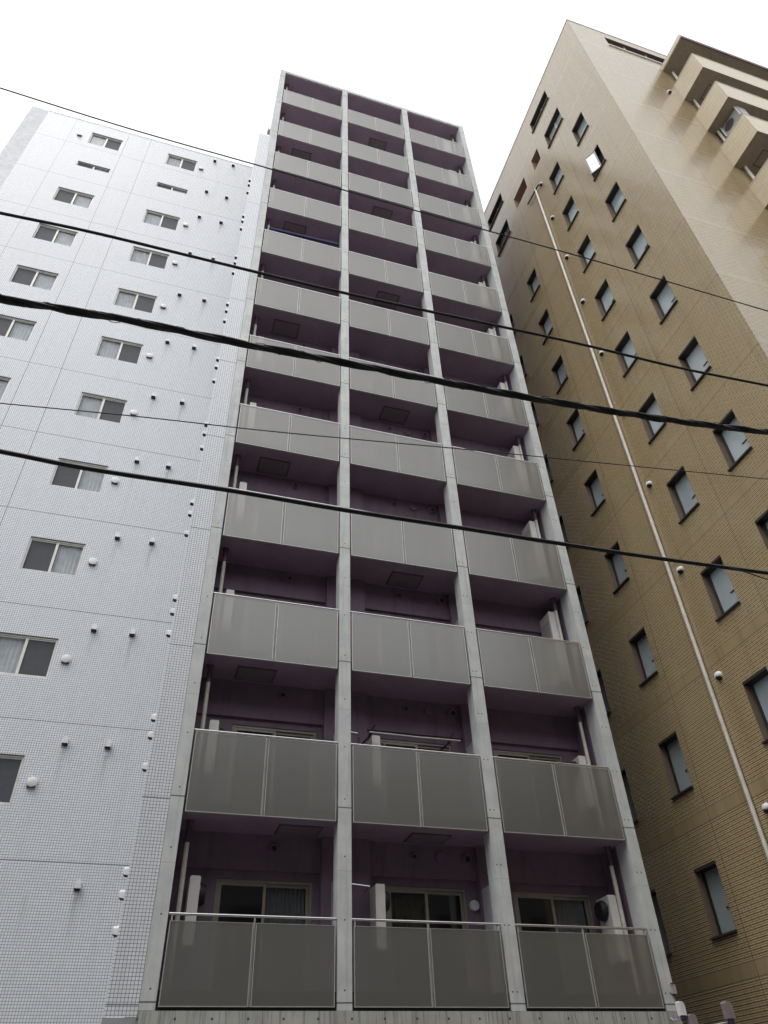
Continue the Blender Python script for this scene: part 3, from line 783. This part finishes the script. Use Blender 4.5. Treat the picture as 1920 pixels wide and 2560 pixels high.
# ------------------------------------------------------------------ unseen building behind the camera, added to shade and reflect in the lower floors
O = root('apartment_building', (2, -24, 0), 'plain grey building added unseen across the street to shade the plum apartment block', 'building')
b = MB(); ops = []
for k in range(3):
    for i in range(12): ops.append((-21 + i * 4.0, -18.6 + i * 4.0, 3.9 + 2.9 * k, 5.4 + 2.9 * k))
OY, OH = -15.5, 15.5
wall_grid(b, OY, 'y', -60, 45, 0, OH, ops, -.15, 0, 0)
b.quad((-60, OY, OH), (45, OY, OH), (45, -34, OH), (-60, -34, OH)); b.quad((-60, -34, 0), (45, -34, 0), (45, -34, OH), (-60, -34, OH))
b.quad((-60, OY, 0), (-60, -34, 0), (-60, -34, OH), (-60, OY, OH)); b.quad((45, OY, 0), (45, -34, 0), (45, -34, OH), (45, OY, OH))
b.build('front_wall', M['opp'], O, off=(2, -24, 0))
b = MB()
for op in ops: b.quad((op[0], OY - .14, op[2]), (op[1], OY - .14, op[2]), (op[1], OY - .14, op[3]), (op[0], OY - .14, op[3]))
b.build('window_glass', M['glass'], O, off=(2, -24, 0))
b = MB(); b.box(-59.9, 44.9, -33.9, OY - .1, OH + .004, OH + .03); b.build('roof', M['vent'], O, off=(2, -24, 0))  # pale roof added to bounce light up into the top soffits

# ------------------------------------------------------------------ camera
cam = bpy.data.cameras.new('camera'); co = bpy.data.objects.new('camera', cam); C.objects.link(co)
Rm = [[0.9553014, -0.293669, -0.0340251], [0.1662619, 0.62885, -0.7595424], [0.2444507, 0.7199349, 0.6495673]]
Mx = Matrix(((Rm[0][0], -Rm[1][0], -Rm[2][0], -0.6411), (Rm[0][1], -Rm[1][1], -Rm[2][1], -12.4575), (Rm[0][2], -Rm[1][2], -Rm[2][2], 1.5), (0, 0, 0, 1)))
co.matrix_world = Mx
cam.sensor_fit = 'HORIZONTAL'; cam.sensor_width = 36.0; cam.lens = 1850.24 / 1920 * 36.0
cam.clip_start = .05; cam.clip_end = 2000
sc = bpy.context.scene; sc.camera = co

# ------------------------------------------------------------------ light
w = bpy.data.worlds.new('World'); sc.world = w; w.use_nodes = True
nt = w.node_tree; bg = nt.nodes['Background']
sky = nt.nodes.new('ShaderNodeTexSky'); sky.sky_type = 'NISHITA'; sky.sun_disc = False
EL, AZ = 66, -50        # degrees; azimuth from -Y (street side) towards +X
sky.sun_elevation = R(EL); sky.sun_rotation = R(180 - AZ)
sky.air_density = 1.5; sky.dust_density = 6.0; sky.ozone_density = 1.0
hs = nt.nodes.new('ShaderNodeHueSaturation'); hs.inputs['Saturation'].default_value = .12
nt.links.new(sky.outputs[0], hs.inputs['Color'])
cl = nt.nodes.new('ShaderNodeMix'); cl.data_type = 'RGBA'; cl.inputs[0].default_value = .6      # an even cloud deck over the clear sky
cl.inputs[7].default_value = (8.2, 8.35, 8.6, 1)
nt.links.new(hs.outputs[0], cl.inputs[6]); nt.links.new(cl.outputs[2], bg.inputs[0])
bg.inputs[1].default_value = .15
sl = bpy.data.lights.new('sun', 'SUN'); so = bpy.data.objects.new('sun', sl); C.objects.link(so)
sl.energy = .5; sl.angle = R(30); sl.color = (1, .97, .92)
d = Vector((math.sin(R(AZ)) * math.cos(R(EL)), -math.cos(R(AZ)) * math.cos(R(EL)), math.sin(R(EL))))
so.rotation_euler = d.to_track_quat('Z', 'Y').to_euler()
sc.view_settings.view_transform = 'Standard'; sc.view_settings.look = 'None'
sc.view_settings.exposure = 0.46; sc.view_settings.gamma = 1.0
